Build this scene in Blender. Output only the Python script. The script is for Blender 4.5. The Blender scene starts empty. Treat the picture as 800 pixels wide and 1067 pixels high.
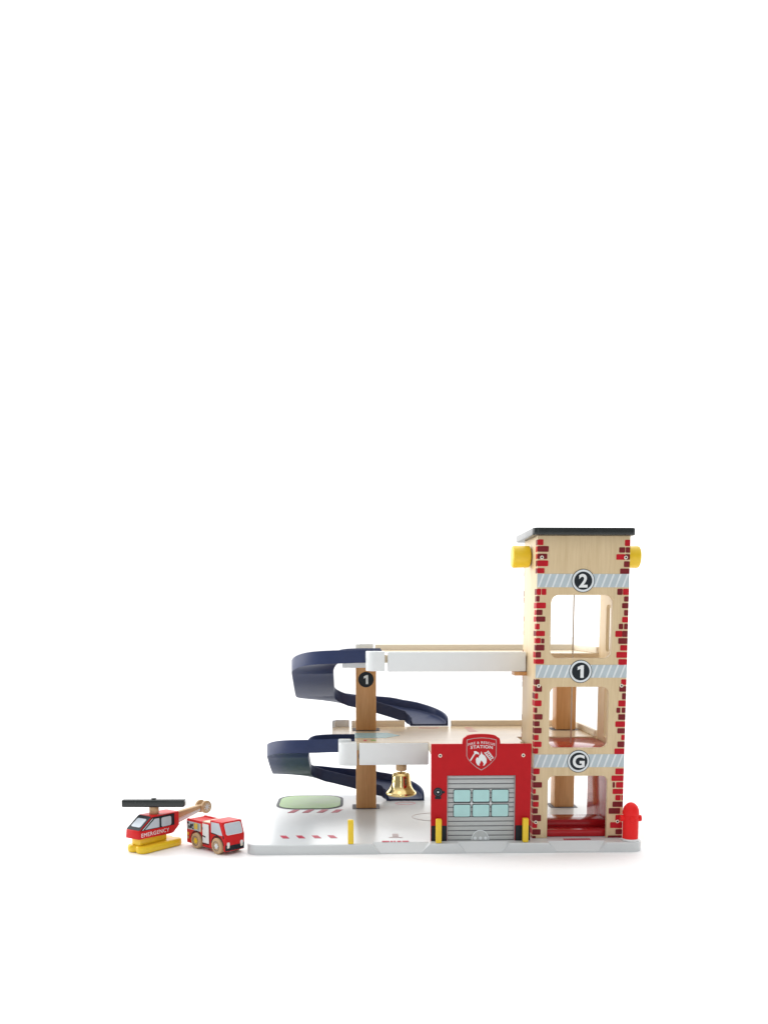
import bpy, bmesh, math, random
from mathutils import Matrix, Vector
random.seed(4)
SC = bpy.context.scene
S = 0.00134            # metres per modelling unit (the base board is 410 units = 55 cm wide)

# ------------------------------------------------------------------ camera
cam_d = bpy.data.cameras.new('camera')
cam = bpy.data.objects.new('camera', cam_d)
SC.collection.objects.link(cam)
SC.camera = cam
YAW, PITCH = 0.033723, math.atan(0.115)
_r = Vector((math.cos(YAW), -math.sin(YAW), 0))
_h = Vector((math.sin(YAW), math.cos(YAW), 0))
_d = _h*math.cos(PITCH) - Vector((0, 0, math.sin(PITCH)))
_u = _r.cross(_d)
cam.matrix_world = Matrix.Translation(Vector((-34.27, -973.45, 242.69))*S) @ Matrix((_r, _u, -_d)).transposed().to_4x4()
cam_d.sensor_fit = 'HORIZONTAL'
cam_d.sensor_width = 36
cam_d.lens = 45
cam_d.shift_y = (760-533.5)/800
cam_d.clip_start = 0.01
cam_d.clip_end = 200

# ------------------------------------------------------------------ world and lamps (white studio)
W = bpy.data.worlds.new('World'); SC.world = W; W.use_nodes = True
nt = W.node_tree; nt.nodes.clear()
wo = nt.nodes.new('ShaderNodeOutputWorld'); bg = nt.nodes.new('ShaderNodeBackground')
tc = nt.nodes.new('ShaderNodeTexCoord'); sx = nt.nodes.new('ShaderNodeSeparateXYZ')
mr = nt.nodes.new('ShaderNodeMapRange')
mr.inputs['From Min'].default_value = -0.3; mr.inputs['From Max'].default_value = 0.85
mr.inputs['To Min'].default_value = 0.27; mr.inputs['To Max'].default_value = 1.6
mr.interpolation_type = 'SMOOTHSTEP'
mz = nt.nodes.new('ShaderNodeMapRange'); mz.interpolation_type = 'SMOOTHSTEP'
mz.inputs['From Min'].default_value = 0.3; mz.inputs['From Max'].default_value = 0.95
mz.inputs['To Min'].default_value = 0.0; mz.inputs['To Max'].default_value = 0.65
ad = nt.nodes.new('ShaderNodeMath'); ad.operation = 'ADD'
nt.links.new(tc.outputs['Generated'], sx.inputs[0]); nt.links.new(sx.outputs['Y'], mr.inputs['Value'])
nt.links.new(sx.outputs['Z'], mz.inputs['Value'])
nt.links.new(mr.outputs['Result'], ad.inputs[0]); nt.links.new(mz.outputs['Result'], ad.inputs[1])
nt.links.new(ad.outputs[0], bg.inputs['Strength']); bg.inputs['Color'].default_value = (1, 1, 1, 1)
nt.links.new(bg.outputs[0], wo.inputs['Surface'])

def area(name, loc, aim, sx_, sy_, power):
    l = bpy.data.lights.new(name, 'AREA'); l.shape = 'RECTANGLE'; l.size = sx_; l.size_y = sy_; l.energy = power
    o = bpy.data.objects.new(name, l); SC.collection.objects.link(o); o.location = loc
    o.rotation_euler = (Vector(aim)-Vector(loc)).to_track_quat('-Z', 'Y').to_euler()
    return o
area('overhead_softbox', (-0.1, 0.35, 2.0), (0.05, 0.15, 0), 2.2, 1.8, 8)
area('side_softbox', (-2.0, 0.75, 0.9), (0.1, 0.1, 0.2), 1.5, 1.6, 22)
area('front_softbox', (-0.3, -2.4, 0.85), (0.05, 0.1, 0.15), 0.3, 1.1, 3)
area('back_softbox', (-0.7, 2.7, 0.75), (0.1, 0.1, 0.3), 1.7, 1.2, 4)
SC.view_settings.view_transform = 'Standard'
SC.view_settings.look = 'None'
SC.view_settings.exposure = 0.14
SC.view_settings.gamma = 1

# ------------------------------------------------------------------ materials
def paint(name, rgb, rough=0.4, var=0.05, spec=0.5, metal=0.0, coat=0.0, bump=.04):
    m = bpy.data.materials.new(name); m.use_nodes = True
    n = m.node_tree.nodes; L = m.node_tree.links; b = n['Principled BSDF']
    b.inputs['Roughness'].default_value = rough; b.inputs['Metallic'].default_value = metal
    b.inputs['Specular IOR Level'].default_value = spec; b.inputs['Coat Weight'].default_value = coat
    t = n.new('ShaderNodeTexCoord'); no = n.new('ShaderNodeTexNoise')
    no.inputs['Scale'].default_value = 90; no.inputs['Detail'].default_value = 5
    L.new(t.outputs['Object'], no.inputs['Vector'])
    cr = n.new('ShaderNodeValToRGB')
    cr.color_ramp.elements[0].position = .3; cr.color_ramp.elements[1].position = .7
    cr.color_ramp.elements[0].color = (*[c*(1-var) for c in rgb], 1)
    cr.color_ramp.elements[1].color = (*[min(1, c*(1+var)) for c in rgb], 1)
    L.new(no.outputs['Fac'], cr.inputs[0]); L.new(cr.outputs[0], b.inputs['Base Color'])
    mr_ = n.new('ShaderNodeMapRange'); mr_.inputs['To Min'].default_value = max(.02, rough-.6*var); mr_.inputs['To Max'].default_value = rough+.7*var
    L.new(no.outputs['Fac'], mr_.inputs['Value']); L.new(mr_.outputs[0], b.inputs['Roughness'])
    bp = n.new('ShaderNodeBump'); bp.inputs['Strength'].default_value = bump; bp.inputs['Distance'].default_value = .0006
    n2 = n.new('ShaderNodeTexNoise'); n2.inputs['Scale'].default_value = 700
    L.new(t.outputs['Object'], n2.inputs['Vector']); L.new(n2.outputs['Fac'], bp.inputs['Height']); L.new(bp.outputs[0], b.inputs['Normal'])
    return m

def wood(name, light, dark, axis='z', rough=0.42, spec=0.4, fine=1.0):
    m = bpy.data.materials.new(name); m.use_nodes = True
    n = m.node_tree.nodes; L = m.node_tree.links; b = n['Principled BSDF']
    b.inputs['Roughness'].default_value = rough; b.inputs['Specular IOR Level'].default_value = spec
    t = n.new('ShaderNodeTexCoord'); mp = n.new('ShaderNodeMapping')
    k = {'x': (5, 70, 70), 'y': (70, 5, 70), 'z': (70, 70, 5)}[axis]
    mp.inputs['Scale'].default_value = [v*fine for v in k]
    L.new(t.outputs['Object'], mp.inputs[0])
    no = n.new('ShaderNodeTexNoise'); no.inputs['Scale'].default_value = 1; no.inputs['Detail'].default_value = 6; no.inputs['Distortion'].default_value = .6
    L.new(mp.outputs[0], no.inputs['Vector'])
    mp2 = n.new('ShaderNodeMapping'); mp2.inputs['Scale'].default_value = [v*6*fine for v in k]
    L.new(t.outputs['Object'], mp2.inputs[0])
    no2 = n.new('ShaderNodeTexNoise'); no2.inputs['Scale'].default_value = 1; no2.inputs['Detail'].default_value = 3
    L.new(mp2.outputs[0], no2.inputs['Vector'])
    mx = n.new('ShaderNodeMath'); mx.operation = 'MULTIPLY_ADD'; mx.inputs[1].default_value = .45
    L.new(no2.outputs['Fac'], mx.inputs[0])
    m2 = n.new('ShaderNodeMath'); m2.operation = 'MULTIPLY'; m2.inputs[1].default_value = .55
    L.new(no.outputs['Fac'], m2.inputs[0]); L.new(m2.outputs[0], mx.inputs[2])
    cr = n.new('ShaderNodeValToRGB')
    cr.color_ramp.elements[0].position = .34; cr.color_ramp.elements[1].position = .66
    cr.color_ramp.elements[0].color = (*dark, 1); cr.color_ramp.elements[1].color = (*light, 1)
    L.new(mx.outputs[0], cr.inputs[0]); L.new(cr.outputs[0], b.inputs['Base Color'])
    bp = n.new('ShaderNodeBump'); bp.inputs['Strength'].default_value = .08; bp.inputs['Distance'].default_value = .0005
    L.new(mx.outputs[0], bp.inputs['Height']); L.new(bp.outputs[0], b.inputs['Normal'])
    return m

M_ = {}
M_['ground'] = paint('studio_white', (.94, .94, .94), .6, .01, .3)
M_['base'] = paint('white_lacquer', (.66, .69, .70), .25, .006, .3)
M_['white'] = paint('white_paint', (.79, .82, .825), .4, .01, .4)
M_['ply'] = wood('birch_plywood', (.74, .59, .37), (.63, .48, .275), 'z')
M_['plyx'] = wood('birch_plywood_flat', (.76, .64, .46), (.68, .55, .37), 'x', .25, .5)
M_['rail'] = wood('birch_rail', (.90, .84, .72), (.84, .76, .62), 'x', .5)
M_['beech'] = wood('stained_beech', (.70, .385, .165), (.55, .27, .10), 'z', .4)
M_['wheelwood'] = wood('natural_beech', (.60, .42, .24), (.47, .31, .16), 'x', .5, .4, 2)
M_['red'] = paint('red_paint', (.50, .011, .016), .4, .04, .14)
M_['redgloss'] = paint('red_gloss_paint', (.46, .012, .018), .13, .015, .32, bump=0)
M_['vred'] = paint('vehicle_red_paint', (.60, .013, .015), .4, .04, .2)
M_['maroon'] = paint('maroon_print', (.19, .022, .027), .5, .12, .12)
M_['brick'] = paint('brick_red_print', (.50, .014, .025), .5, .10, .12)
M_['band'] = paint('grey_band_print', (.47, .55, .585), .45, .03)
M_['bandlight'] = paint('pale_band_print', (.72, .77, .79), .45, .03)
M_['ink'] = paint('dark_ink', (.016, .022, .028), .45, .05, .18)
M_['black'] = paint('black_paint', (.016, .021, .021), .26, .06, .5)
M_['navy'] = paint('navy_plastic', (.027, .041, .108), .42, .04, .28)
M_['yellow'] = paint('yellow_paint', (.84, .58, .02), .35, .03)
M_['grey'] = paint('grey_print', (.42, .45, .45), .4, .04)
M_['slat'] = paint('shutter_grey', (.47, .50, .50), .4, .03)
M_['pane'] = paint('pale_teal_print', (.42, .70, .69), .3, .03)
M_['glass'] = paint('window_print', (.52, .58, .64), .3, .04)
M_['green'] = paint('grass_print', (.22, .45, .08), .35, .10, .35)
M_['teal'] = paint('teal_print', (.30, .55, .60), .3, .05)
M_['pink'] = paint('pink_print', (.60, .16, .20), .35, .05)
M_['hazard'] = paint('crimson_print', (.46, .012, .05), .4, .05)
M_['foot'] = paint('grey_felt', (.13, .13, .15), .6, .06)
M_['line'] = paint('faint_brown_line', (.45, .36, .36), .4, .05)
M_['steel'] = paint('steel', (.55, .53, .50), .3, .05, .5, 1.0)
M_['brass'] = paint('polished_brass', (.95, .74, .34), .08, .02, .5, 1.0)
M_['string'] = paint('cream_cord', (.62, .55, .45), .8, .05)
M_['hydred'] = paint('hydrant_red', (.84, .02, .02), .45, .03, .18)
M_['crimson'] = paint('base_lettering', (.50, .03, .07), .4, .05)

# ------------------------------------------------------------------ mesh building
def front(y):      # panel (x, up) facing the viewer at depth y
    return Matrix(((1, 0, 0, 0), (0, 0, -1, y), (0, 1, 0, 0), (0, 0, 0, 1)))
def flat(z):
    return Matrix.Translation((0, 0, z))
def leftface(x):   # panel (u, up) facing -x; u runs from the back to the front
    return Matrix(((0, 0, -1, x), (-1, 0, 0, 0), (0, 1, 0, 0), (0, 0, 0, 1)))
def sideplus(y):   # faces +y, reads along -x
    return Matrix(((-1, 0, 0, 0), (0, 0, 1, y), (0, 1, 0, 0), (0, 0, 0, 1)))

def rr(x0, x1, y0, y1, r, n=5):
    r = min(r, (x1-x0)/2-.01, (y1-y0)/2-.01); P = []
    for cx, cy, a in ((x1-r, y0+r, -90), (x1-r, y1-r, 0), (x0+r, y1-r, 90), (x0+r, y0+r, 180)):
        for i in range(n+1):
            t = math.radians(a+90*i/n); P.append((cx+r*math.cos(t), cy+r*math.sin(t)))
    return P
def disc(cx, cy, r, n=40, ry=None):
    return [(cx+r*math.cos(2*math.pi*i/n), cy+(ry or r)*math.sin(2*math.pi*i/n)) for i in range(n)]

def curve_mesh(cu):
    o = bpy.data.objects.new('tmp', cu); SC.collection.objects.link(o)
    dg = bpy.context.evaluated_depsgraph_get(); dg.update()
    me = bpy.data.meshes.new_from_object(o.evaluated_get(dg), depsgraph=dg)
    vs = [v.co.copy() for v in me.vertices]; fs = [tuple(p.vertices) for p in me.polygons]
    bpy.data.objects.remove(o); bpy.data.curves.remove(cu); bpy.data.meshes.remove(me)
    return vs, fs

class MB:
    def __init__(s): s.v = []; s.f = []; s.m = []; s.mats = []
    def mi(s, m):
        m = M_[m]
        if m not in s.mats: s.mats.append(m)
        return s.mats.index(m)
    def add(s, vs, fs, m, T=None):
        b = len(s.v); k = s.mi(m)
        s.v += [(T @ Vector(v)) if T else Vector(v) for v in vs]
        flip = T is not None and T.to_3x3().determinant() < 0
        for f in fs:
            f = [b+i for i in f]
            s.f.append(f[::-1] if flip else f); s.m.append(k)
        return s
    def bm(s, bm_, m, T=None):
        bm_.verts.index_update()
        s.add([v.co.copy() for v in bm_.verts], [[v.index for v in f.verts] for f in bm_.faces], m, T); bm_.free(); return s
    def box(s, x0, x1, y0, y1, z0, z1, m, bev=.6, T=None, seg=2):
        b = bmesh.new(); bmesh.ops.create_cube(b, size=1)
        for v in b.verts: v.co = Vector(((x0+x1)/2+v.co.x*(x1-x0), (y0+y1)/2+v.co.y*(y1-y0), (z0+z1)/2+v.co.z*(z1-z0)))
        if bev: bmesh.ops.bevel(b, geom=list(b.edges), offset=bev, segments=seg, affect='EDGES', profile=.5)
        return s.bm(b, m, T)
    def plate(s, outs, t, m, T=None, bev=0.0):   # outlines (holes nest), local z from 0 to t
        cu = bpy.data.curves.new('c', 'CURVE'); cu.dimensions = '2D'; cu.fill_mode = 'BOTH'
        cu.extrude = max(t/2-bev, .001); cu.bevel_depth = bev; cu.bevel_resolution = 1; cu.offset = -bev
        for o in outs:
            sp = cu.splines.new('POLY'); sp.points.add(len(o)-1); sp.use_cyclic_u = True
            for p, q in zip(sp.points, o): p.co = (q[0], q[1], 0, 1)
        vs, fs = curve_mesh(cu)
        T2 = (T or Matrix.Identity(4)) @ Matrix.Translation((0, 0, t/2))
        return s.add(vs, fs, m, T2)
    def one(s, cx, cy, hgt, t, m, T=None):
        k = hgt/10
        return s.plate([[(cx+x*k, cy+y*k) for x, y in ((2.1, -5), (2.1, 5), (.2, 5), (-2.8, 3.5), (-2.8, 1.1), (-.5, 2.1), (-.5, -5))]], t, m, T)
    def text(s, body, size, cx, cy, t, m, T=None, fat=.02, wide=1.0, width=None, arch=0.0, space=1.0):
        cu = bpy.data.curves.new('t', 'FONT'); cu.body = body; cu.size = size; cu.extrude = t/2
        cu.offset = fat*size; cu.space_character = space; cu.resolution_u = 4
        vs, fs = curve_mesh(cu)
        x0 = min(v.x for v in vs); x1 = max(v.x for v in vs); y0 = min(v.y for v in vs); y1 = max(v.y for v in vs)
        k = width/(x1-x0) if width else wide
        out = []
        for v in vs:
            x = (v.x-(x0+x1)/2)*k
            out.append((cx+x, cy+(v.y-(y0+y1)/2)-arch*x*x, v.z+t/2))
        return s.add(out, fs, m, T)
    def lathe(s, prof, m, T=None, n=40):         # (radius, height) about local z
        vs = []; fs = []
        for r, z in prof:
            for i in range(n):
                a = 2*math.pi*i/n; vs.append((r*math.cos(a), r*math.sin(a), z))
        for j in range(len(prof)-1):
            for i in range(n):
                k = (i+1) % n; fs.append((j*n+i, j*n+k, (j+1)*n+k, (j+1)*n+i))
        fs.append(tuple(range(n))[::-1]); fs.append(tuple(range((len(prof)-1)*n, len(prof)*n)))
        return s.add(vs, fs, m, T)
    def cyl(s, r, z0, z1, m, T=None, bev=.5, n=32):
        return s.lathe([(r-bev, z0), (r-bev*.3, z0+bev*.3), (r, z0+bev), (r, z1-bev), (r-bev*.3, z1-bev*.3), (r-bev, z1)], m, T, n)
    def prism(s, prof, y0, y1, m, T=None, bev=.8):   # side outline (x, z) extruded along y
        b = bmesh.new()
        A = [b.verts.new((x, y0, z)) for x, z in prof]; B = [b.verts.new((x, y1, z)) for x, z in prof]
        n = len(prof); b.faces.new(A); b.faces.new(B[::-1])
        for i in range(n): b.faces.new((A[i], B[i], B[(i+1) % n], A[(i+1) % n]))
        bmesh.ops.recalc_face_normals(b, faces=list(b.faces))
        if bev: bmesh.ops.bevel(b, geom=list(b.edges), offset=bev, segments=2, affect='EDGES', profile=.5, clamp_overlap=True)
        return s.bm(b, m, T)
    def build(s, name, parent=None, org=(0, 0, 0), angle=32):
        me = bpy.data.meshes.new(name)
        o_ = Vector(org)
        me.from_pydata([(v-o_)*S for v in s.v], [], s.f)
        for m in s.mats: me.materials.append(m)
        me.polygons.foreach_set('material_index', s.m)
        me.polygons.foreach_set('use_smooth', [True]*len(s.f))
        me.update(); me.set_sharp_from_angle(angle=math.radians(angle))
        ob = bpy.data.objects.new(name, me); SC.collection.objects.link(ob)
        if parent: ob.parent = parent
        else: ob.location = o_*S
        return ob

def thing(name, label, cat, loc, rz=0, group=None):
    o = bpy.data.objects.new(name, None); SC.collection.objects.link(o); o.empty_display_size = .02
    o.location = Vector(loc)*S; o.rotation_euler = (0, 0, rz); o['label'] = label; o['category'] = cat
    if group: o['group'] = group
    return o

# ------------------------------------------------------------------ setting
g = MB(); g.add([(-9000, -3000, 0), (9000, -3000, 0), (9000, 12000, 0), (-9000, 12000, 0)], [(0, 1, 2, 3)], 'ground')
gr = g.build('ground'); gr['kind'] = 'structure'

# ------------------------------------------------------------------ toy garage
GO = (63, 141, 0)
garage = thing('toy_garage', 'white wooden toy fire station garage with brick printed tower and navy spiral ramps', 'toy garage', GO)
def gp(name, mb, parent=None, label=None):
    o = mb.build(name, parent or garage, GO)
    if label: o['label'] = label
    return o

# base board: rounded outline, with three worn-in drive-on chamfers along its front edge
BX0, BX1, BD, BT = -143.5, 270.5, 283, 10.5
CH = [(-13, 46), (76, 129), (171, 231)]
def base_board():
    mb = MB(); R = 14
    def arc(cx, cy, a0, n=8): return [(cx+R*math.cos(math.radians(a0+90*i/n)), cy+R*math.sin(math.radians(a0+90*i/n))) for i in range(n+1)]
    RF = 13
    def arcf(cx, cy, a0, n=8): return [(cx+RF*math.cos(math.radians(a0+90*i/n)), cy+RF*math.sin(math.radians(a0+90*i/n))) for i in range(n+1)]
    left = arcf(BX0+RF, RF, 180)                  # ends at (BX0+RF, 0)
    right = arcf(BX1-RF, RF, 270)
    back = arc(BX1-R, BD-R, 0) + arc(BX0+R, BD-R, 90)
    D = 10
    b = bmesh.new(); cache = {}
    def V(x, y, z):
        k = (round(x, 3), round(y, 3), round(z, 3))
        if k not in cache: cache[k] = b.verts.new(k)
        return cache[k]
    E = .9                                       # softened top edge
    def inset(pts):
        out = []
        for (x, y) in pts:
            nx = ny = 0
            if x < BX0+R: nx = (BX0+R-x)/R
            if x > BX1-R: nx = -(x-BX1+R)/R
            if y > BD-R: ny = -(y-BD+R)/R
            if y < R: ny = (R-y)/R
            l = math.hypot(nx, ny) or 1
            out.append((x+nx/l*E, y+ny/l*E))
        return out
    topfront = []; frontlow = []
    for a, c in CH:
        topfront += [(a, 0), (a, D), (c, D), (c, 0)]
    outline = left + [(p, 0) for ac in CH for p in ac] + right + back
    # bottom, walls
    wall = left + ['F'] + right + back
    seq = left + [(p, 0) for ac in CH for p in ac] + right + back
    ins = inset(seq)
    n = len(seq); chs = {(a, 0): c for a, c in CH}
    top_loop = []
    for i in range(n):
        p, q = seq[i], seq[(i+1) % n]; pi, qi = ins[i], ins[(i+1) % n]
        if p in chs and q[1] == 0 and q[0] == chs[p]:
            a, c = p[0], q[0]
            b.faces.new([V(a, 0, 0), V(c, 0, 0), V(c, 0, BT-E), V(c-8, 0, 1.6), V(a+8, 0, 1.6), V(a, 0, BT-E)])
            b.faces.new([V(a+8, 0, 1.6), V(c-8, 0, 1.6), V(c, D, BT), V(a, D, BT)])
            b.faces.new([V(a, 0, BT-E), V(a+8, 0, 1.6), V(a, D, BT), V(*ins[i], BT)])
            b.faces.new([V(c-8, 0, 1.6), V(c, 0, BT-E), V(*ins[(i+1) % n], BT), V(c, D, BT)])
            top_loop += [V(*pi, BT), V(a, D, BT), V(c, D, BT)]
        else:
            b.faces.new([V(*p, 0), V(*q, 0), V(*q, BT-E), V(*p, BT-E)])
            b.faces.new([V(*p, BT-E), V(*q, BT-E), V(*qi, BT), V(*pi, BT)])
            top_loop.append(V(*pi, BT))
    b.faces.new(top_loop)
    b.faces.new([V(*p, 0) for p in seq][::-1])
    bmesh.ops.recalc_face_normals(b, faces=list(b.faces))
    mb.bm(b, 'base')
    Z = BT
    mb.plate([rr(-129, -45.5, 187, 280, 26)], .25, 'ink', flat(Z))
    mb.plate([rr(-125.5, -49, 191, 276, 24)], .45, 'green', flat(Z))
    for k in range(4):
        x = -110+k*17.5
        mb.plate([[(x-2, 166), (x+5.5, 166), (x+12, 184), (x+4, 184)]], .25, 'hazard', flat(Z))
        x = -112+k*17
        mb.plate([[(x, 43), (x+6.5, 43), (x+11, 30), (x+4, 30)]], .25, 'hazard', flat(Z))
    # small hydrant bay mark, swirl by the ramp, bay outline
    for x0, x1 in ((-3.2, 4.6), (5.6, 8.2), (9, 11.4), (12.8, 17), (18, 25)): mb.plate([rr(x0, x1, 9.6, 15, .7)], .25, 'crimson', flat(Z))
    mb.plate([rr(9, 15.5, 34, 48, 1)], .25, 'line', flat(Z)); mb.plate([rr(5, 19.5, 29, 32.5, 1.5)], .25, 'line', flat(Z))
    for k in range(11): mb.plate([rr(189.2+k*2.65, 191.3+k*2.65, 12.4, 18.8, .6)], .25, 'crimson', flat(Z))
    mb.plate([disc(70, 137, 34, 48, 25), disc(70, 137, 33, 48, 23)], .2, 'line', flat(Z))
    mb.plate([disc(33, 221, 13, 32, 9), disc(33, 221, 12, 32, 7)], .2, 'pink', flat(Z))
    return mb
gp('base_board', base_board())

# pillars with felt feet and level discs
def pillar(x0, x1, y0, y1, signs):
    mb = MB(); mb.box(x0, x1, y0, y1, BT+.6, 97.8, 'beech', 1.2)
    mb.box(x0, x1, y0, y1, 107.6, 186, 'beech', 1.2)
    p = gp('pillar', mb)
    for z in (BT, 107):
        f = MB(); f.plate([rr(x0-4.5, x1+4.5, y0-.6, y1+4, 1)], .5, 'foot', flat(z)); gp('foot_plate', f, p)
    for ch, z in signs:
        s_ = MB(); cx = (x0+x1)/2
        s_.plate([disc(cx, z, 9.4)], .4, 'ink', front(y0), 0)
        s_.one(cx+.3, z, 11, .3, 'bandlight', front(y0-.42)) if ch == '1' else s_.text(ch, 14, cx-.3, z, .3, 'bandlight', front(y0-.42), .03)
        gp('level_disc', s_, p)
pillar(-29.2, -4.6, 187, 211, [('1', 169.7), ('G', 76)])
pillar(215.5, 240, 187, 211, [])

# decks
def deck(x_left, x_turn, zt, zb, forward):
    mb = MB()
    P = [(x_left, 140), (x_turn, 140), (x_turn, 76.5)]
    if forward: P += [(50, 76.5), (50, 18), (152, 18), (152, 76.5)]
    P += [(156.6, 76.5), (156.6, 124), (251, 124), (251, 237), (x_left, 237)]
    mb.plate([P], zt-zb, 'plyx', flat(zb), .5)
    return mb
lower = deck(-58, -31, 107, 98.5, True)
lower.plate([[(-31, 118), (4, 118), (22, 140), (8, 166), (-31, 166)]], .25, 'teal', flat(107))
for k in range(4): lower.plate([rr(107, 118-k*.6, 176+k*13, 181+k*13, 1)], .2, 'pink', flat(107))
lower.plate([disc(62, 219, 13, 32, 8), disc(62, 219, 12, 32, 6.5)], .2, 'pink', flat(107))
lower.plate([rr(-21, -17.5, 90, 100, 1)], .25, 'crimson', flat(107)); lower.plate([rr(-13, -7, 92, 100, 1)], .25, 'green', flat(107))
dl = gp('deck', lower)
upper = deck(-30, 0, 203.5, 195, False)
upper.box(-45, 0, 142, 214, 186.2, 194.8, 'white', .8)
du = gp('deck', upper)
def beam(x0, x1, z0, z1, d):
    mb = MB(); mb.box(x0, x1, 70, 76, z0, z1, 'white', 1.0); gp('front_rail', mb, d, 'white painted rail along the front edge')
beam(-26.3, 50, 82.8, 106.8, dl); beam(5, 156, 185.6, 207, du)
def cap(x0, x1, z0, z1, d):
    mb = MB(); P = [(x1, 70), (x1, 86.5), (x0, 86.5)]
    for i in range(11):
        t = math.radians(180+90*i/10); P.append((x0+11+11*math.cos(t), 80+10*math.sin(t)))
    b = [(x, y) for x, y in P]
    mb.plate([b], z1-z0, 'white', flat(z0), .9)
    gp('corner_block', mb, d, 'white rounded block at the ramp corner')
cap(-49.3, -28.9, 82, 107.2, dl); cap(-18.8, 1.8, 186, 207.6, du)
c2 = MB(); c2.box(-49.2, -35, 80, 87, 104, 110.2, 'white', 1.2); gp('corner_block', c2, dl, 'white rounded block at the ramp corner')
def back_rails(d, z, spans, capx):
    for x0, x1 in spans:
        mb = MB(); mb.box(x0, x1, 237.3, 243, z-8, z+7.2, 'rail', .7); gp('back_rail', mb, d, 'unpainted wooden rail along the back edge')
    mb = MB(); mb.plate([[(capx[1], 237.5), (capx[1], 246)] + [(capx[0]+9+9*math.cos(math.radians(90+9*i)), 237+9*math.sin(math.radians(90+9*i))) for i in range(11)] + [(capx[0], 226), (capx[0]+4, 226), (capx[0]+5, 237.5)]], 16, 'white', flat(z-8), .8)
    gp('corner_block', mb, d, 'white rounded block at the back corner')
    mb = MB(); mb.box(246.6, 251.5, 124, 237, z+.05, z+7.2, 'rail', .7); gp('end_rail', mb, d, 'wooden rail at the tower end')
back_rails(dl, 107, [(-34.5, 33), (92, 251.5)], (-59, -37.5))
back_rails(du, 203.5, [(-4.5, 251.5)], (-29, -7))
# deck tongues that hook into the tower and station
t_ = MB(); t_.box(144, 160, 71, 92, 181, 185.2, 'beech', .4); t_.box(156.05, 160, 78, 92, 185.3, 196, 'beech', .4); gp('deck_hook', t_, du)

# spiral ramps
PROF = [(-20, 0), (0, 0), (38, .5), (70, 4), (102, 16), (140, 34), (178, 49), (210, 56.5), (242, 62.5), (280, 69.5), (325, 80), (362, 87.2), (375, 88)]
def prof(s):
    for i in range(1, len(PROF)-2):
        if s <= PROF[i+1][0] or i == len(PROF)-3:
            p0, p1, p2, p3 = PROF[i-1], PROF[i], PROF[i+1], PROF[i+2]
            t = (s-p1[0])/(p2[0]-p1[0]); h = p2[0]-p1[0]
            m1 = (p2[1]-p0[1])/(p2[0]-p0[0])*h; m2 = (p3[1]-p1[1])/(p3[0]-p1[0])*h
            return (2*t**3-3*t*t+1)*p1[1]+(t**3-2*t*t+t)*m1+(-2*t**3+3*t*t)*p2[1]+(t**3-t*t)*m2
def ramp(x0, z0, z1):
    path = []
    def line(x, y, x2, y2, n, k=8):
        for i in range(k): path.append((x+(x2-x)*i/k, y+(y2-y)*i/k, Vector(n)))
    def turn(cx, cy, r, a0, k=18):
        for i in range(k):
            a = math.radians(a0-90*i/k); path.append((cx+r*math.cos(a), cy+r*math.sin(a), Vector((math.cos(a), math.sin(a)))))
    r, yf, yb, xl = 41, 112, 270, x0-79
    line(x0, yf, xl+r, yf, (0, -1)); turn(xl+r, yf+r, r, 270)
    line(xl, yf+r, xl, yb-r, (-1, 0), 14); turn(xl+r, yb-r, r, 180)
    line(xl+r, yb, x0+35, yb, (0, 1)); turn(x0+35, 240, 30, 90)
    path.append((x0+65, 240, Vector((1, 0)))); path.append((x0+65, 238.5, Vector((1, 0)))); path.append((x0+65, 236.5, Vector((1, 0))))
    L = [0]
    for p, q in zip(path, path[1:]): L.append(L[-1]+math.hypot(q[0]-p[0], q[1]-p[1]))
    tot = L[-1]; k = (z0-z1)/prof(362)
    vs = []; fs = []
    for (x, y, n), s in zip(path, L):
        z = z0 - k*prof(s/tot*362)
        h = 14.8 if s < tot-70 else 14.8-4.6*(s-tot+70)/70
        e = tot-s
        if e < 6: h -= 3.6*(1-e/6)**2
        w = 24.2
        q_ = s/tot*362; ho_ = h - 2.5*max(0, min(1, (q_-165)/35, (315-q_)/45))
        sec = [(-w, 0), (w, 0), (w, ho_-1), (w-.4, ho_-.3), (w-1.1, ho_), (w-1.9, ho_-.3), (w-2.4, ho_-1), (w-2.6, 3.6), (w-4, 2.6), (-w+4, 2.6), (-w+2.6, 3.6), (-w+2.4, h-1), (-w+1.9, h-.3), (-w+1.1, h), (-w+.4, h-.3), (-w, h-1)]
        bank = 5.5*max(0, min(1, (q_-245)/60, (362-q_)/40))
        for o, q in sec: vs.append((x+n.x*o, y+n.y*o, z+q+bank*o/w))
    m = len(sec)
    for i in range(len(path)-1):
        for j in range(m):
            kx = (j+1) % m
            fs.append((i*m+j, (i+1)*m+j, (i+1)*m+kx, i*m+kx))
    fs.append(tuple(range(m))); fs.append(tuple(range((len(path)-1)*m, len(path)*m))[::-1])
    mb = MB(); mb.add(vs, fs, 'navy'); return mb
gp('spiral_ramp', ramp(-1, 194.4, 107.3), None, 'upper navy ramp curling from the top deck to the middle deck')
gp('spiral_ramp', ramp(-31, 94.8, 10.8), None, 'lower navy ramp curling from the middle deck to the base')

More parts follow.
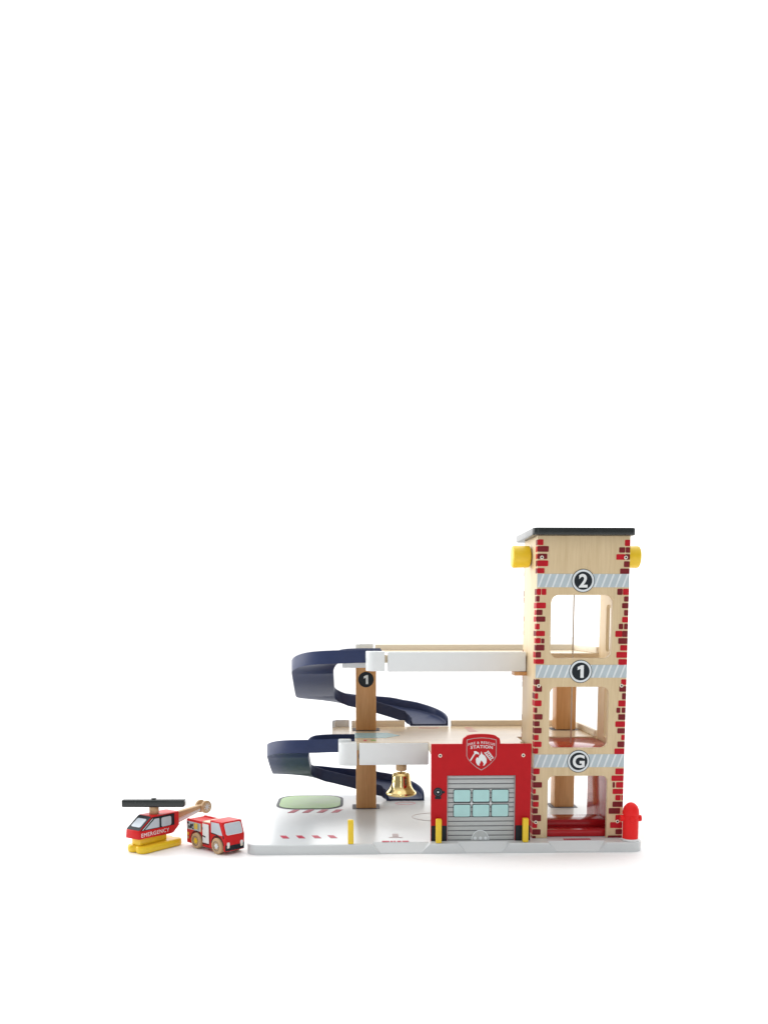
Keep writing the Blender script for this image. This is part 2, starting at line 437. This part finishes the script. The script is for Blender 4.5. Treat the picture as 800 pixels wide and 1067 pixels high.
# tower
TX0, TX1, TY0, TZ1 = 157.2, 253.5, 22, 327.8
tw = MB()
OUT = [(TX0, BT+.05), (172.8, BT+.05)] 
def corner(cx, cz, r, a0, a1, n=6): return [(cx+r*math.cos(math.radians(a0+(a1-a0)*i/n)), cz+r*math.sin(math.radians(a0+(a1-a0)*i/n))) for i in range(n+1)]
OUT += corner(179.3, 71, 6.5, 180, 90) + corner(229.7, 71, 6.5, 90, 0) + [(236.2, BT+.05), (TX1, BT+.05), (TX1, TZ1), (TX0, TZ1)]
tw.plate([OUT, rr(172.6, 236.8, 201.9, 267.3, 8), rr(173, 235, 107.4, 171.9, 7)], 5, 'ply', front(TY0+5), .5)
# printed bricks on the tower front: (x0, x1, z0, z1, shade)
BL = [(157.2,163.1,318.1,323.9,0),(157.2,168.7,311.3,317.2,1),(157.2,167.4,304.0,309.4,1),(157.2,168.5,296.7,302.6,0),(157.2,164.7,289.5,294.8,0),(157.2,161.6,267.3,273.7,0),(162.2,167.1,267.3,273.7,0),(157.2,160.3,260.4,266.3,1),(157.2,166.9,253.5,259.5,0),(157.2,163.5,246.6,252.1,1),(157.2,166.6,239.7,245.2,1),(157.2,160.8,231.8,237.7,0),(157.2,166.4,224.9,230.3,0),(157.2,162.1,217.4,222.9,0),(162.6,166.1,217.4,222.4,1),(157.2,166.2,209.9,215.9,1),(157.2,162.8,202.5,208.5,1),(157.2,166.0,196.0,201.0,0),(157.2,161.9,174.2,180.0,1),(157.2,164.5,166.9,173.0,1),(157.2,160.6,159.4,165.4,0),(157.2,164.3,151.8,157.9,0),(157.2,159.9,144.7,150.3,1),(157.2,165.6,137.6,143.4,1),(157.2,162.7,130.6,135.9,1),(157.2,164.8,123.1,128.9,1),(157.2,161.9,115.8,121.4,0),(157.2,165.1,108.6,114.3,0),(157.2,161.7,101.5,107.2,0),(157.2,163.6,79.6,85.7,0),(157.2,159.7,72.4,78.0,1),(157.2,166.4,65.2,71.1,1),(157.2,159.9,58.7,63.8,0),(157.2,163.1,51.5,57.3,1),(157.2,163.2,44.5,50.0,0),(157.2,162.4,37.3,43.0,1),(157.2,166.1,29.0,35.8,1),(157.2,162.1,21.7,27.7,0),(157.2,165.9,14.4,20.3,1),(157.2,160.8,10.3,13.2,1)]
BR = [(247.6,253.3,317.4,323.7,0),(241.8,248.0,310.6,316.1,1),(248.6,253.3,310.6,316.1,1),(239.0,248.2,303.4,309.1,0),(248.2,253.3,303.4,309.1,1),(247.2,253.3,295.9,301.8,1),(243.4,253.3,289.0,294.4,1),(241.0,246.6,267.4,273.8,1),(247.0,253.3,267.4,273.8,0),(248.3,253.3,260.5,265.9,1),(246.4,253.3,253.6,259.0,1),(248.7,253.3,246.0,251.9,1),(246.9,253.3,239.0,244.7,0),(243.5,248.2,232.0,237.7,1),(249.1,253.3,232.0,237.7,1),(240.2,247.4,224.0,230.3,0),(247.3,253.3,224.0,230.3,1),(243.4,253.3,216.8,222.8,1),(245.7,253.3,209.8,215.5,0),(241.8,253.3,202.3,208.4,0),(244.1,253.3,194.8,200.9,0),(247.7,253.3,173.9,179.8,0),(245.9,253.3,166.7,172.7,1),(249.1,253.3,158.6,165.2,1),(245.3,253.3,151.2,157.6,0),(243.5,247.7,144.4,149.9,1),(249.1,253.3,144.4,149.9,1),(245.7,253.3,137.0,143.0,1),(242.8,253.3,129.5,135.5,0),(245.1,253.3,122.6,128.2,1),(249.4,253.3,115.6,121.1,0),(245.5,253.3,108.0,114.1,1),(242.6,253.3,100.6,106.6,0),(244.2,253.3,78.9,85.3,0),(240.3,253.3,71.9,77.7,0),(241.6,244.2,64.7,70.7,1),(245.3,253.3,64.6,70.7,0),(241.8,253.3,57.9,63.4,0),(245.0,250.6,51.0,56.7,0),(251.4,253.3,51.0,56.7,0),(242.1,253.3,43.9,49.7,1),(238.2,250.5,36.5,42.7,1),(245.6,253.3,28.8,35.2,0),(240.2,253.3,21.1,27.4,0),(246.1,253.3,14.2,19.7,1),(238.0,253.3,9.6,13.0,1)]

for k, mname in ((0, 'brick'), (1, 'maroon')):
    tw.plate([rr(a, b, c, d, .9, 3) for a, b, c, d, q in BL+BR if q == k], .22, mname, front(TY0))
for (z0, z1) in ((275.2, 288.9), (181.5, 195.0), (86.8, 100.6)):
    tw.plate([[(TX0+.2, z0), (TX1-.2, z0), (TX1-.2, z1), (TX0+.2, z1)]], .2, 'band', front(TY0))
    for k in range(14):
        x = 159.6+k*7.3
        if x+6.2 > TX1 : continue
        tw.plate([[(x-1.6, z0), (x+.2, z0), (x+5.4, z1), (x+3.4, z1)]], .32, 'bandlight', front(TY0))
tower = gp('tower', tw, None, 'plywood lift tower printed with red and maroon brick corners')
lp = MB(); lp.box(TX0, TX0+5, 27.1, 97, BT+.1, TZ1, 'ply', .4)
rnd = random.Random(8)
sb = {0: [], 1: []}; seen_rows = {217.4+5}
for a, b, c, d, q in BL:
    if c in seen_rows: continue
    seen_rows.add(c); w = rnd.choice((2, 3, 5, 8)); sb[rnd.choice((0, 1))].append(rr(-27.4-w+ 0, -22.4, c, d, .9, 3))
    if rnd.random() < .6: sb[rnd.choice((0, 1))].append(rr(-96.6, -96.6+rnd.choice((1, 1.5, 2.5)), c, d, .9, 3))
lp.plate(sb[0], .2, 'brick', leftface(TX0)); lp.plate(sb[1], .2, 'maroon', leftface(TX0))
gp('side_panel', lp, tower)
rp = MB()
def zy(p): return [(-y, z) for y, z in p]
ho = [rr(-92.5, -76, z0, z1, 5) for z0, z1 in ((206, 258), (111, 166), (22, 72))]
rp.plate([[(-121, BT+.1), (-27.1, BT+.1), (-27.1, TZ1), (-121, TZ1)]]+ho, 4.3, 'ply', leftface(TX1-.1), .4)
gp('side_panel', rp, tower)
rf = MB(); rf.plate([rr(151, 257.2, 14, 121, 6, 8)], 7.6, 'black', flat(TZ1+.05), 1.2); gp('roof', rf, tower)
for cx, z in ((205.1, 281.9), (204.7, 188.1), (204.7, 93.2)):
    d_ = MB(); ch = {281.9: '2', 188.1: '1', 93.2: 'G'}[z]
    d_.plate([disc(cx, z, 12.0)], .45, 'ink', front(TY0)); d_.plate([disc(cx, z, 11.4)], .6, 'bandlight', front(TY0)); d_.plate([disc(cx, z, 9.3)], .75, 'ink', front(TY0))
    if ch == '1': d_.one(cx+.3, z, 13.2, .25, 'white', front(TY0-.76))
    else: d_.text(ch, 18.6, cx, z, .25, 'white', front(TY0-.76), .03)
    gp('level_sign', d_, tower)
def screw(x, z, y, parent):
    s_ = MB(); T = front(y) @ Matrix.Translation((x, z, 0))
    s_.lathe([(1.9, 0), (1.9, .35), (1.6, .6), (1.1, .62)], 'rail', T, 20); s_.lathe([(1.1, 0), (1.0, .64)], 'ink', T, 10)
    gp('screw', s_, parent)
for x, z in ((161.8, 305.6), (249, 305.7), (160.9, 173.1), (248.2, 173.1), (160.5, 28), (247.9, 28.2)): screw(x, z, TY0-.2, tower)
def knob(x, sgn):
    k = MB(); T = Matrix.Translation((x, 60, 308.6)) @ Matrix.Rotation(sgn*math.pi/2, 4, 'Y')
    k.lathe([(4.5, 0), (4.5, 1.2), (10.6, 1.3), (11.4, 2), (11.9, 18), (11.4, 19.6), (10, 20.4), (4, 20.6)], 'yellow', T, 40); gp('winding_knob', k, tower)
knob(TX0, -1); knob(TX1, 1)

# fire station front
st = MB(); X0, X1, SY = 48.2, 152.9, 12
P = [(X0, BT+.05), (65, BT+.05), (65, 80.2), (136.8, 80.2), (136.8, BT+.05), (X1, BT+.05), (X1, 113.3), (120.2, 113.3), (119.8, 117)]
P += [(119.2, 119.2), (116.5, 120.9)] + [(100.4+16.1*math.cos(math.radians(a)), 120.9+2.8*math.sin(math.radians(a))) for a in range(15, 166, 10)] + [(84.3, 120.9), (81.6, 119.2), (81, 117), (80.6, 113.3), (X0, 113.3)]
st.plate([P], 5, 'red', front(SY+5), .5)
for a, b in ((X0+.3, 64.7), (137.1, X1-.3)): st.plate([[(a, BT+.2), (b, BT+.2), (b, 27), (a, 27)]], .25, 'ink', front(SY))
station = gp('fire_station', st, None, 'red fire station front with a closed grey roller door')
dr = MB(); dr.box(65.1, 136.7, 15.5, 19, BT+.1, 80.1, 'foot', 0)
z = BT+.8; k = 0
while z < 79:
    dr.box(66.2, 135.6, 14.6, 15.45, z, min(z+4.25, 79.6), 'slat', .35); z += 5.02
dr.box(65.1, 66.0, 14.2, 15.45, BT+.1, 80, 'slat', .1); dr.box(135.8, 136.7, 14.2, 15.45, BT+.1, 80, 'slat', .1)
cols = ((71.6, 90.2), (91.6, 110.2), (111.6, 130.2)); rows = ((51.4, 65.2), (35.6, 49.4))
dr.plate([rr(a, b, c, d, 1.8, 4) for a, b in cols for c, d in rows], .35, 'ink', front(14.6))
dr.plate([rr(a+.65, b-.65, c+.65, d-.65, 1.4, 4) for a, b in cols for c, d in rows], .55, 'pane', front(14.6))
for x in (90.9, 110.9):
    dr.plate([[(x-1.3, 50.4), (x, 49), (x+1.3, 50.4), (x, 51.8)]], .6, 'bandlight', front(14.6))
dr.plate([[(100.4+9.4*math.cos(math.radians(a)), BT+.3+11*math.sin(math.radians(a))) for a in range(0, 181, 10)]], .5, 'bandlight', front(14.6), .15)
dr.plate([[(100.4+8.6*math.cos(math.radians(a)), BT+.5+10*math.sin(math.radians(a))) for a in range(0, 181, 10)]], .75, 'slat', front(14.6), .15)
for x in (95, 100.6, 106.2): dr.plate([disc(x, BT+2.6, 1.7, 16)], .95, 'bandlight', front(14.6))
gp('roller_door', dr, station)
em = MB()
def shield(g):
    P_ = [(115.9-g, 118-g), (108.5, 119.6-g), (100.4, 120.2-g), (92.3, 119.6-g), (84.9+g, 118-g), (84.7+g, 110), (84.7+g, 101), (86.3+g, 97.4), (90.6+g*.8, 92.6+g*.5), (95.5+g*.5, 88.4+g), (100.4, 85.6+g*1.3)]
    return P_ + [(200.8-x, z) for x, z in P_[-2:4:-1]] + [(200.8-P_[5][0], 110)]
em.plate([shield(0), shield(.62)], .22, 'line', front(SY))
em.text('FIRE & RESCUE', 3.5, 100.4, 115, .25, 'white', front(SY), .0, width=28, arch=.012, space=1.12)
em.text('STATION', 4.6, 100.5, 110.6, .25, 'white', front(SY), .014, width=23, arch=.007, space=1.1)
fl = [(100.2, 105.6), (101.3, 102.8), (104.2, 100.8), (105.9, 97.6), (105.7, 93.8), (103.6, 90.9), (102.2, 90.4), (102.9, 92.6), (101.6, 94.8), (100.1, 96.2), (99.2, 93.6), (98.3, 92.2), (98.6, 90.4), (96.4, 91.3), (94.7, 94.2), (94.6, 97.4), (95.8, 99.6), (97.2, 98.6), (97.8, 100.6), (99.6, 102.6)]
em.plate([fl], .25, 'white', front(SY))
def quad(p, q, w): 
    v = Vector((q[0]-p[0], q[1]-p[1])).normalized(); n_ = Vector((-v.y, v.x))*w
    return [(p[0]+n_.x, p[1]+n_.y), (p[0]-n_.x, p[1]-n_.y), (q[0]-n_.x, q[1]-n_.y), (q[0]+n_.x, q[1]+n_.y)]
em.plate([quad((88.9, 96), (94.2, 104.6), .65)], .25, 'white', front(SY))
em.plate([[(92.3, 105.6), (94.6, 106), (97.6, 104.2), (98, 101.9), (96, 103.1), (93.6, 102.8), (92.9, 104)]], .27, 'white', front(SY))
em.plate([quad((103.6, 104.5), (110.4, 95.9), .55)], .25, 'white', front(SY)); em.plate([quad((107, 106.2), (113, 98.3), .55)], .25, 'white', front(SY))
for i in range(5):
    t = i/5+.1; em.plate([quad((103.6+6.6*t, 104.5-8.4*t), (107+6.1*t, 106.2-8*t), .42)], .25, 'white', front(SY))
gp('shield_emblem', em, station)
ab = MB(); ab.plate([disc(55.4, 62.8, 4.9)], .35, 'ink', front(SY)); ab.plate([disc(55.4, 62.9, .9, 16)], .55, 'white', front(SY))
ab.plate([disc(55.4, 62.8, 3.4), disc(55.4, 62.8, 3.0)], .45, 'foot', front(SY))
ab.plate([rr(52, 58.8, 55.4, 58.2, 1.2)], .35, 'ink', front(SY)); ab.plate([rr(60.2, 62.4, 61.6, 64, .8)], .35, 'ink', front(SY)); gp('alarm_bell', ab, station)
for x in (57.4, 144.2): screw(x, 101.3, SY-.05, station)

# ------------------------------------------------------------------ lift car inside the tower
LO = (203, 80, BT)
lift = thing('lift_car', 'glossy red lift car with stepped floor parked at ground level inside the brick tower', 'lift car', LO)
lf = MB(); lf.box(163, 242.6, 28, 48.8, BT+.3, 18, 'redgloss', .4); lf.box(163, 242.6, 49, 78, BT+.3, 24.6, 'redgloss', .4); lf.build('floor', lift, LO)
lw = MB(); lw.box(242.8, 247.2, 28, 134, BT+.3, 101.4, 'redgloss', .4); lw.build('side_wall', lift, LO)
lr = MB(); lr.box(163, 247.2, 28, 120, 101.6, 105.8, 'redgloss', .4); lr.build('roof', lift, LO)
lc = MB(); lc.cyl(.8, 105.9, 323, 'string', Matrix.Translation((208.3, 75, 0)), .1, 10); lc.build('hoist_cord', lift, LO)

# ------------------------------------------------------------------ bollards
def bollard(x, y, label):
    o = thing('bollard', label, 'bollard', (x, y, BT), 0, 'yellow bollards along the front of the base'); return o
def bol_mesh():
    mb = MB(); mb.box(-3, 3, -3, 3, .1, 25.4, 'yellow', 1.0, None, 3); return mb
b0 = bollard(-35.8, 3.6, 'yellow wooden bollard standing alone on the open left part of the white base')
bp0 = bol_mesh().build('peg', b0)
for x, y, lab in ((55.6, 4.4, 'yellow wooden bollard in front of the alarm bell side of the red station'), (146.6, 6, 'yellow wooden bollard between the roller door and the brick tower')):
    o = bollard(x, y, lab); c = bp0.copy(); SC.collection.objects.link(c); c.parent = o

# ------------------------------------------------------------------ fire hydrant
HO = (258.6, 10, BT)
hy = thing('fire_hydrant', 'small red toy fire hydrant on a pale disc at the corner beside the tower', 'fire hydrant', HO)
T = Matrix.Translation((258.6, 10, 0))
h = MB(); h.lathe([(7.9, 12.6), (8.2, 13), (8.2, 38), (8.6, 38.6), (8.7, 39.6), (8.5, 41), (8.1, 44), (6.8, 47), (4.7, 49.4), (2.4, 50.8), (.6, 51.2)], 'hydred', T, 40)
h.build('body', hy, HO)
for sg in (-1, 1):
    n_ = MB(); n_.cyl(3.4, 6, 11.2, 'hydred', Matrix.Translation((258.6, 10, 34.2)) @ Matrix.Rotation(sg*math.pi/2, 4, 'Y'), .7, 24); n_.build('nozzle', hy, HO)
n_ = MB(); n_.cyl(3.6, 5, 9.2, 'hydred', Matrix.Translation((258.6, 10, 33.5)) @ Matrix.Rotation(math.pi/2, 4, 'X'), .7, 24); n_.build('nozzle', hy, HO)
d_ = MB(); d_.cyl(9.2, BT+.1, 12.8, 'white', T, .6, 40); d_.build('disc_foot', hy, HO)

# ------------------------------------------------------------------ bell
BO = (20.4, 77.5, 82.6)
be = thing('brass_bell', 'shiny brass bell hanging from a wooden bead under the white lower rail', 'bell', BO)
T = Matrix.Translation((20.4, 79, 0))
bb = MB(); bb.lathe([(2, 70), (4.6, 72.6), (7.5, 73), (9.2, 71.6), (10, 69), (10.4, 64), (11, 60), (12.2, 56.4), (14, 53.6), (16.2, 51.4), (16.9, 50.2), (16.7, 48.9), (15.4, 47.9), (14, 47.4), (13.2, 49), (10, 58), (9, 68), (6, 71), (1, 71.4)], 'brass', T, 64); bb.build('bell_body', be, BO, 50)
w_ = MB(); w_.cyl(6, 75.2, 82.3, 'wheelwood', T, 1.4, 32); w_.build('bead', be, BO)
w_ = MB(); w_.cyl(.7, 72, 76, 'string', T, .1, 12); w_.build('cord', be, BO)
w_ = MB(); w_.lathe([(.5, 56), (.6, 50), (2, 48.6), (2.6, 46.6), (2, 44.9), (.4, 44.4)], 'steel', T, 20); w_.build('clapper', be, BO)

# ------------------------------------------------------------------ helicopter (x = nose, y = its left side)
HA = math.atan2(-.8, -.6)
he = thing('toy_helicopter', 'red wooden toy helicopter marked EMERGENCY with black rotor on yellow floats', 'toy helicopter', (-244, 35, 0), HA)
p = MB()
def fend(y):                     # rounded ends with a shallow dip between the two floats
    a = max(0, abs(y)-6.5); return 21.5+math.sqrt(max(0, 7.5**2-a*a))-3.0*math.exp(-(y/2.6)**2)
ys = [-14+28*k/36 for k in range(37)]
fo = [(fend(y), y) for y in ys]+[(-fend(y), y) for y in ys[::-1]]
p.plate([fo], 8, 'yellow', flat(.1), 2.2)
p.build('floats', he)
p = MB(); p.box(-11, 25.5, -6.5, 6.5, 8.15, 16, 'yellow', .8); p.build('mount_block', he)
HP = [(30.6, 15.8), (29.6, 24.8), (12, 37.6), (-25.8, 37), (-26, 22), (-17.5, 15), (-13, 14.6)]
hb = MB(); hb.prism(HP, -10, 10, 'vred', None, .7)
L_ = sideplus(10)
def hp(pts): return [(-x, z) for x, z in pts][::-1]
for T_ in (L_, Matrix(((1, 0, 0, 0), (0, 0, -1, -10), (0, 1, 0, 0), (0, 0, 0, 1)))):
    f = hp if T_ is L_ else (lambda q: q)
    hb.plate([f([(28.3, 24.4), (11.6, 36.5), (-19, 36), (-19, 23.4)])], .15, 'ink', T_)
    for w in ([(21.6, 25), (8.4, 34.4), (2.2, 34.2), (2.2, 24.6)],): hb.plate([f(w)], .3, 'glass', T_)
    hb.plate([[(x*(-1 if T_ is L_ else 1), z) for x, z in rr(-14.4, -.6, 24.2, 34, 2)][::(-1 if T_ is L_ else 1)]], .3, 'glass', T_)
    hb.plate([f([(25.6, 24.9), (11.6, 35), (10.6, 35), (24.4, 24.9)])], .32, 'bandlight', T_)
hb.text('EMERGENCY', 5.8, -7.8, 19.6, .25, 'white', L_, .0, width=38, space=1.15)
hb.text('EMERGENCY', 5.8, 7.8, 19.6, .25, 'white', Matrix(((1, 0, 0, 0), (0, 0, -1, -10), (0, 1, 0, 0), (0, 0, 0, 1))), .0, width=38, space=1.15)
# windscreen on the sloping nose
wv = Vector((29.6-12, 0, 24.8-37.6)); wl = wv.length; wv.normalize(); wn = Vector((-wv.z, 0, wv.x)); 
TW = Matrix(((0, -wv.x, wn.x, 12), (1, 0, 0, 0), (0, -wv.z, wn.z, 37.6), (0, 0, 0, 1)))
hb.plate([rr(-9.8, 9.8, -wl+.4, -.6, .6)], .15, 'ink', TW); hb.plate([rr(-7, 7, -wl+4.6, -5, 2)], .3, 'glass', TW)
hb.build('body', he)
tl = MB()
TP = [(-26.1, 21), (-26.1, 34), (-66, 36.4), (-72, 36.4), (-72, 30.4), (-66, 30)]
tl.prism(TP, -3, 3, 'wheelwood', None, .5)
tl.plate([hp([(-26.6, 21.8), (-26.6, 25.4), (-64, 32), (-64, 30.6)])], .15, 'bandlight', sideplus(3)); tl.plate([hp([(-26.6, 25.9), (-26.6, 26.6), (-64, 32.8), (-64, 32.4)])], .15, 'bandlight', sideplus(3))
tail = tl.build('tail_boom', he)
td = MB(); T = Matrix.Translation((-71.5, 3.1, 33.6)) @ Matrix.Rotation(-math.pi/2, 4, 'X')
td.cyl(7.2, 0, 3, 'wheelwood', T, .6, 36)
for a in (20, 65, 110, 155): td.plate([quad((4.6*math.cos(math.radians(a)), 4.6*math.sin(math.radians(a))), (-4.6*math.cos(math.radians(a)), -4.6*math.sin(math.radians(a))), .38)], .2, 'bandlight', T @ Matrix.Translation((0, 0, 3)))
td.cyl(7.2, -9.2, -6.2, 'wheelwood', T, .6, 36)
td.build('tail_rotor', he)
rm = MB(); rm.cyl(5, 37.2, 45, 'wheelwood', None, .5, 32); rm.build('rotor_mast', he)
ro = MB(); ro.box(-33, 33, -5.5, 5.5, 45, 53, 'black', 1.5, Matrix.Rotation(-HA-.03, 4, 'Z'), 3); ro.cyl(2.6, 53, 54.2, 'black', None, .4, 20); ro.build('rotor_blade', he)

# ------------------------------------------------------------------ fire engine (x = front)
TA = math.atan2(-.71, .70)
fe = thing('toy_fire_engine', 'small red wooden toy fire engine with natural wood wheels next to the helicopter', 'toy fire engine', (-186, 37, 0), TA)
b_ = MB()
# lower shell with wheel arches
def archpts(cx, r): return [(cx-r*math.cos(math.radians(a)), 8.4+r*math.sin(math.radians(a))) for a in range(-20, 201, 20)]
FP = [(-24.5, 28.9), (-24.5, 3.8)] + [(-15.9, 3.8)] + archpts(-6, 9.6)[1:-1] + [(3.9, 3.8), (20.2, 3.8)] + archpts(30, 9.6)[1:-1] + [(39.8, 3.8), (42.3, 3.8), (43.4, 19.6), (38.2, 34.2), (18, 33.9), (17.4, 30.4), (2, 28.9)]
b_.plate([FP], 25, 'vred', Matrix(((1, 0, 0, 0), (0, 0, -1, 12.5), (0, 1, 0, 0), (0, 0, 0, 1))), .7)
RS = Matrix(((1, 0, 0, 0), (0, 0, -1, -12.5), (0, 1, 0, 0), (0, 0, 0, 1))); LS = sideplus(12.5)
for T_, mir in ((RS, 1), (LS, -1)):
    q = lambda pts: [(x*mir, z) for x, z in pts][::mir]
    b_.plate([q([(-23, 19), (.6, 19), (.6, 27.6), (-23, 27.6)])], .15, 'band', T_)
    for x0, x1, z0, z1, m in ((-22.4, -19.8, 24.6, 27, 'ink'), (-20.6, -18, 20, 23, 'ink'), (-17.4, -14.4, 20.4, 25, 'ink'), (-14, -12, 22.6, 25.8, 'ink'), (-13.6, -11.6, 19.6, 21.6, 'ink'), (-9.8, -7.4, 20.6, 26.8, 'yellow'), (-6.6, -4.4, 20.6, 26.8, 'yellow'), (-3.4, -2.4, 20, 27, 'foot'), (-10.6, -10.2, 19.6, 27.2, 'foot')):
        b_.plate([q([(x0, z0), (x1, z0), (x1, z1), (x0, z1)])], .3, m, T_)
    for cx in (-6, 30):
        arc_ = [(cx+r*math.cos(math.radians(a)), 8.4+r*math.sin(math.radians(a))) for r, seq in ((10.9, range(10, 171, 10)), (9.8, range(170, 9, -10))) for a in seq]
        b_.plate([q(arc_)], .25, 'ink', T_)
    b_.plate([q(rr(-22.8, -20.2, 8.4, 11.4, .6))], .3, 'wheelwood', T_); b_.plate([q([(16.2, 9), (17, 9), (17, 28), (16.2, 28)])], .25, 'ink', T_)
    b_.plate([q([(.9, 18.6), (2.4, 18.6), (2.4, 27.8), (.9, 27.8)])], .25, 'wheelwood', T_)
    b_.plate([q(rr(-22.8, -20.2, 12.4, 15.6, 1))], .3, 'yellow', T_)
    b_.plate([q([(19.6, 21), (19.6, 32.2), (33.4, 32.6), (38.8, 20.4), (34, 20.2)])], .2, 'glass', T_)
    b_.plate([q([(19.6, 20.2), (30, 19.4), (30, 20.6), (19.6, 21.4)])], .3, 'ink', T_)
    b_.plate([q([(39.4, 17.4), (41, 17.4), (41, 20.6), (39.4, 20.6)])], .3, 'ink', T_)
b_.box(2.6, 17.2, -10.8, 10.8, 28.6, 30.6, 'plyx', .3)
b_.box(-23.8, 1.8, -12, -9.6, 28.2, 30, 'vred', .5); b_.box(-23.8, 1.8, 9.6, 12, 28.2, 30, 'vred', .5)
eng = b_.build('body', fe)
for T_, mir in ((RS, 1), (LS, -1)):
    q = lambda pts: [(x*mir, z) for x, z in pts][::mir]
    d_ = MB(); d_.plate([q([(4.4, 8.2), (15.2, 8.2), (15.2, 28.6), (4.4, 28.6)])], .2, 'white', T_)
    d_.plate([q([(4.2, 14.8), (9.6, 14), (9.6, 15.4), (4.2, 16.2)])], .35, 'ink', T_); d_.plate([q([(3.6, 22), (4.8, 22), (4.8, 24.6), (3.6, 24.6)])], .35, 'ink', T_)
    d_.plate([q([(4.4, 6.8), (15.2, 6.8), (15.2, 7.8), (4.4, 7.8)])], .35, 'ink', T_); d_.build('side_door', fe)
# raked windscreen and nose prints
def onface(p, q, y=0):
    v = Vector((q[0]-p[0], 0, q[1]-p[1])); l = v.length; v.normalize(); n_ = Vector((v.z, 0, -v.x))
    return Matrix(((0, v.x, n_.x, p[0]), (1, 0, 0, 0), (0, v.z, n_.z, p[1]), (0, 0, 0, 1))), l
TF, l1 = onface((43.4, 19.6), (38.2, 34.2)); TN, l2 = onface((42.3, 3.8), (43.4, 19.6))
w_ = MB(); w_.plate([rr(-10.6, 10.6, 1.4, l1-1.6, 2)], .2, 'bandlight', TF); w_.plate([rr(-10, 10, 2, l1-2.2, 1.6)], .35, 'glass', TF); w_.build('windscreen', fe)
w_ = MB(); w_.plate([[(-12.2, .8), (12.2, .8), (12.2, 7.4), (9, 6.2), (-9, 6.2), (-12.2, 7.4)]], .35, 'ink', TN, .1); w_.build('bumper', fe)
for y in (-8.6, 8.6):
    w_ = MB(); w_.plate([rr(y-1.7, y+1.7, 5.4, 9.8, 1.2)], .6, 'white', TN); w_.plate([rr(y-1.5, y+1.5, 3.6, 6, .8)], .65, 'rail', TN); w_.build('headlight', fe)
for x, hub in ((-6, 'yellow'), (30, 'bandlight')):
    for sg in (-1, 1):
        T = Matrix.Translation((x, sg*8.6, 8.5)) @ Matrix.Rotation(sg*-math.pi/2, 4, 'X')
        w_ = MB(); w_.lathe([(7.4, 0), (8.3, .6), (8.5, 1.2), (8.5, 4.6), (8.2, 5.4), (7.6, 5.9), (5.2, 6), (4.8, 5.5), (3.2, 5.4), (.5, 5.4)], 'wheelwood', T, 40)
        w_.plate([disc(0, 0, 5.2, 32), disc(0, 0, 4.7, 32)], .15, 'foot', T @ Matrix.Translation((0, 0, 5.95)))
        wh = w_.build('wheel', fe)
        st_ = MB(); st_.plate([[((3.6 if i % 2 == 0 else 2.2)*math.cos(math.pi*i/6), (3.6 if i % 2 == 0 else 2.2)*math.sin(math.pi*i/6)) for i in range(12)]], .35, hub, T @ Matrix.Translation((0, 0, 5.42)))
        st_.build('hub', wh)
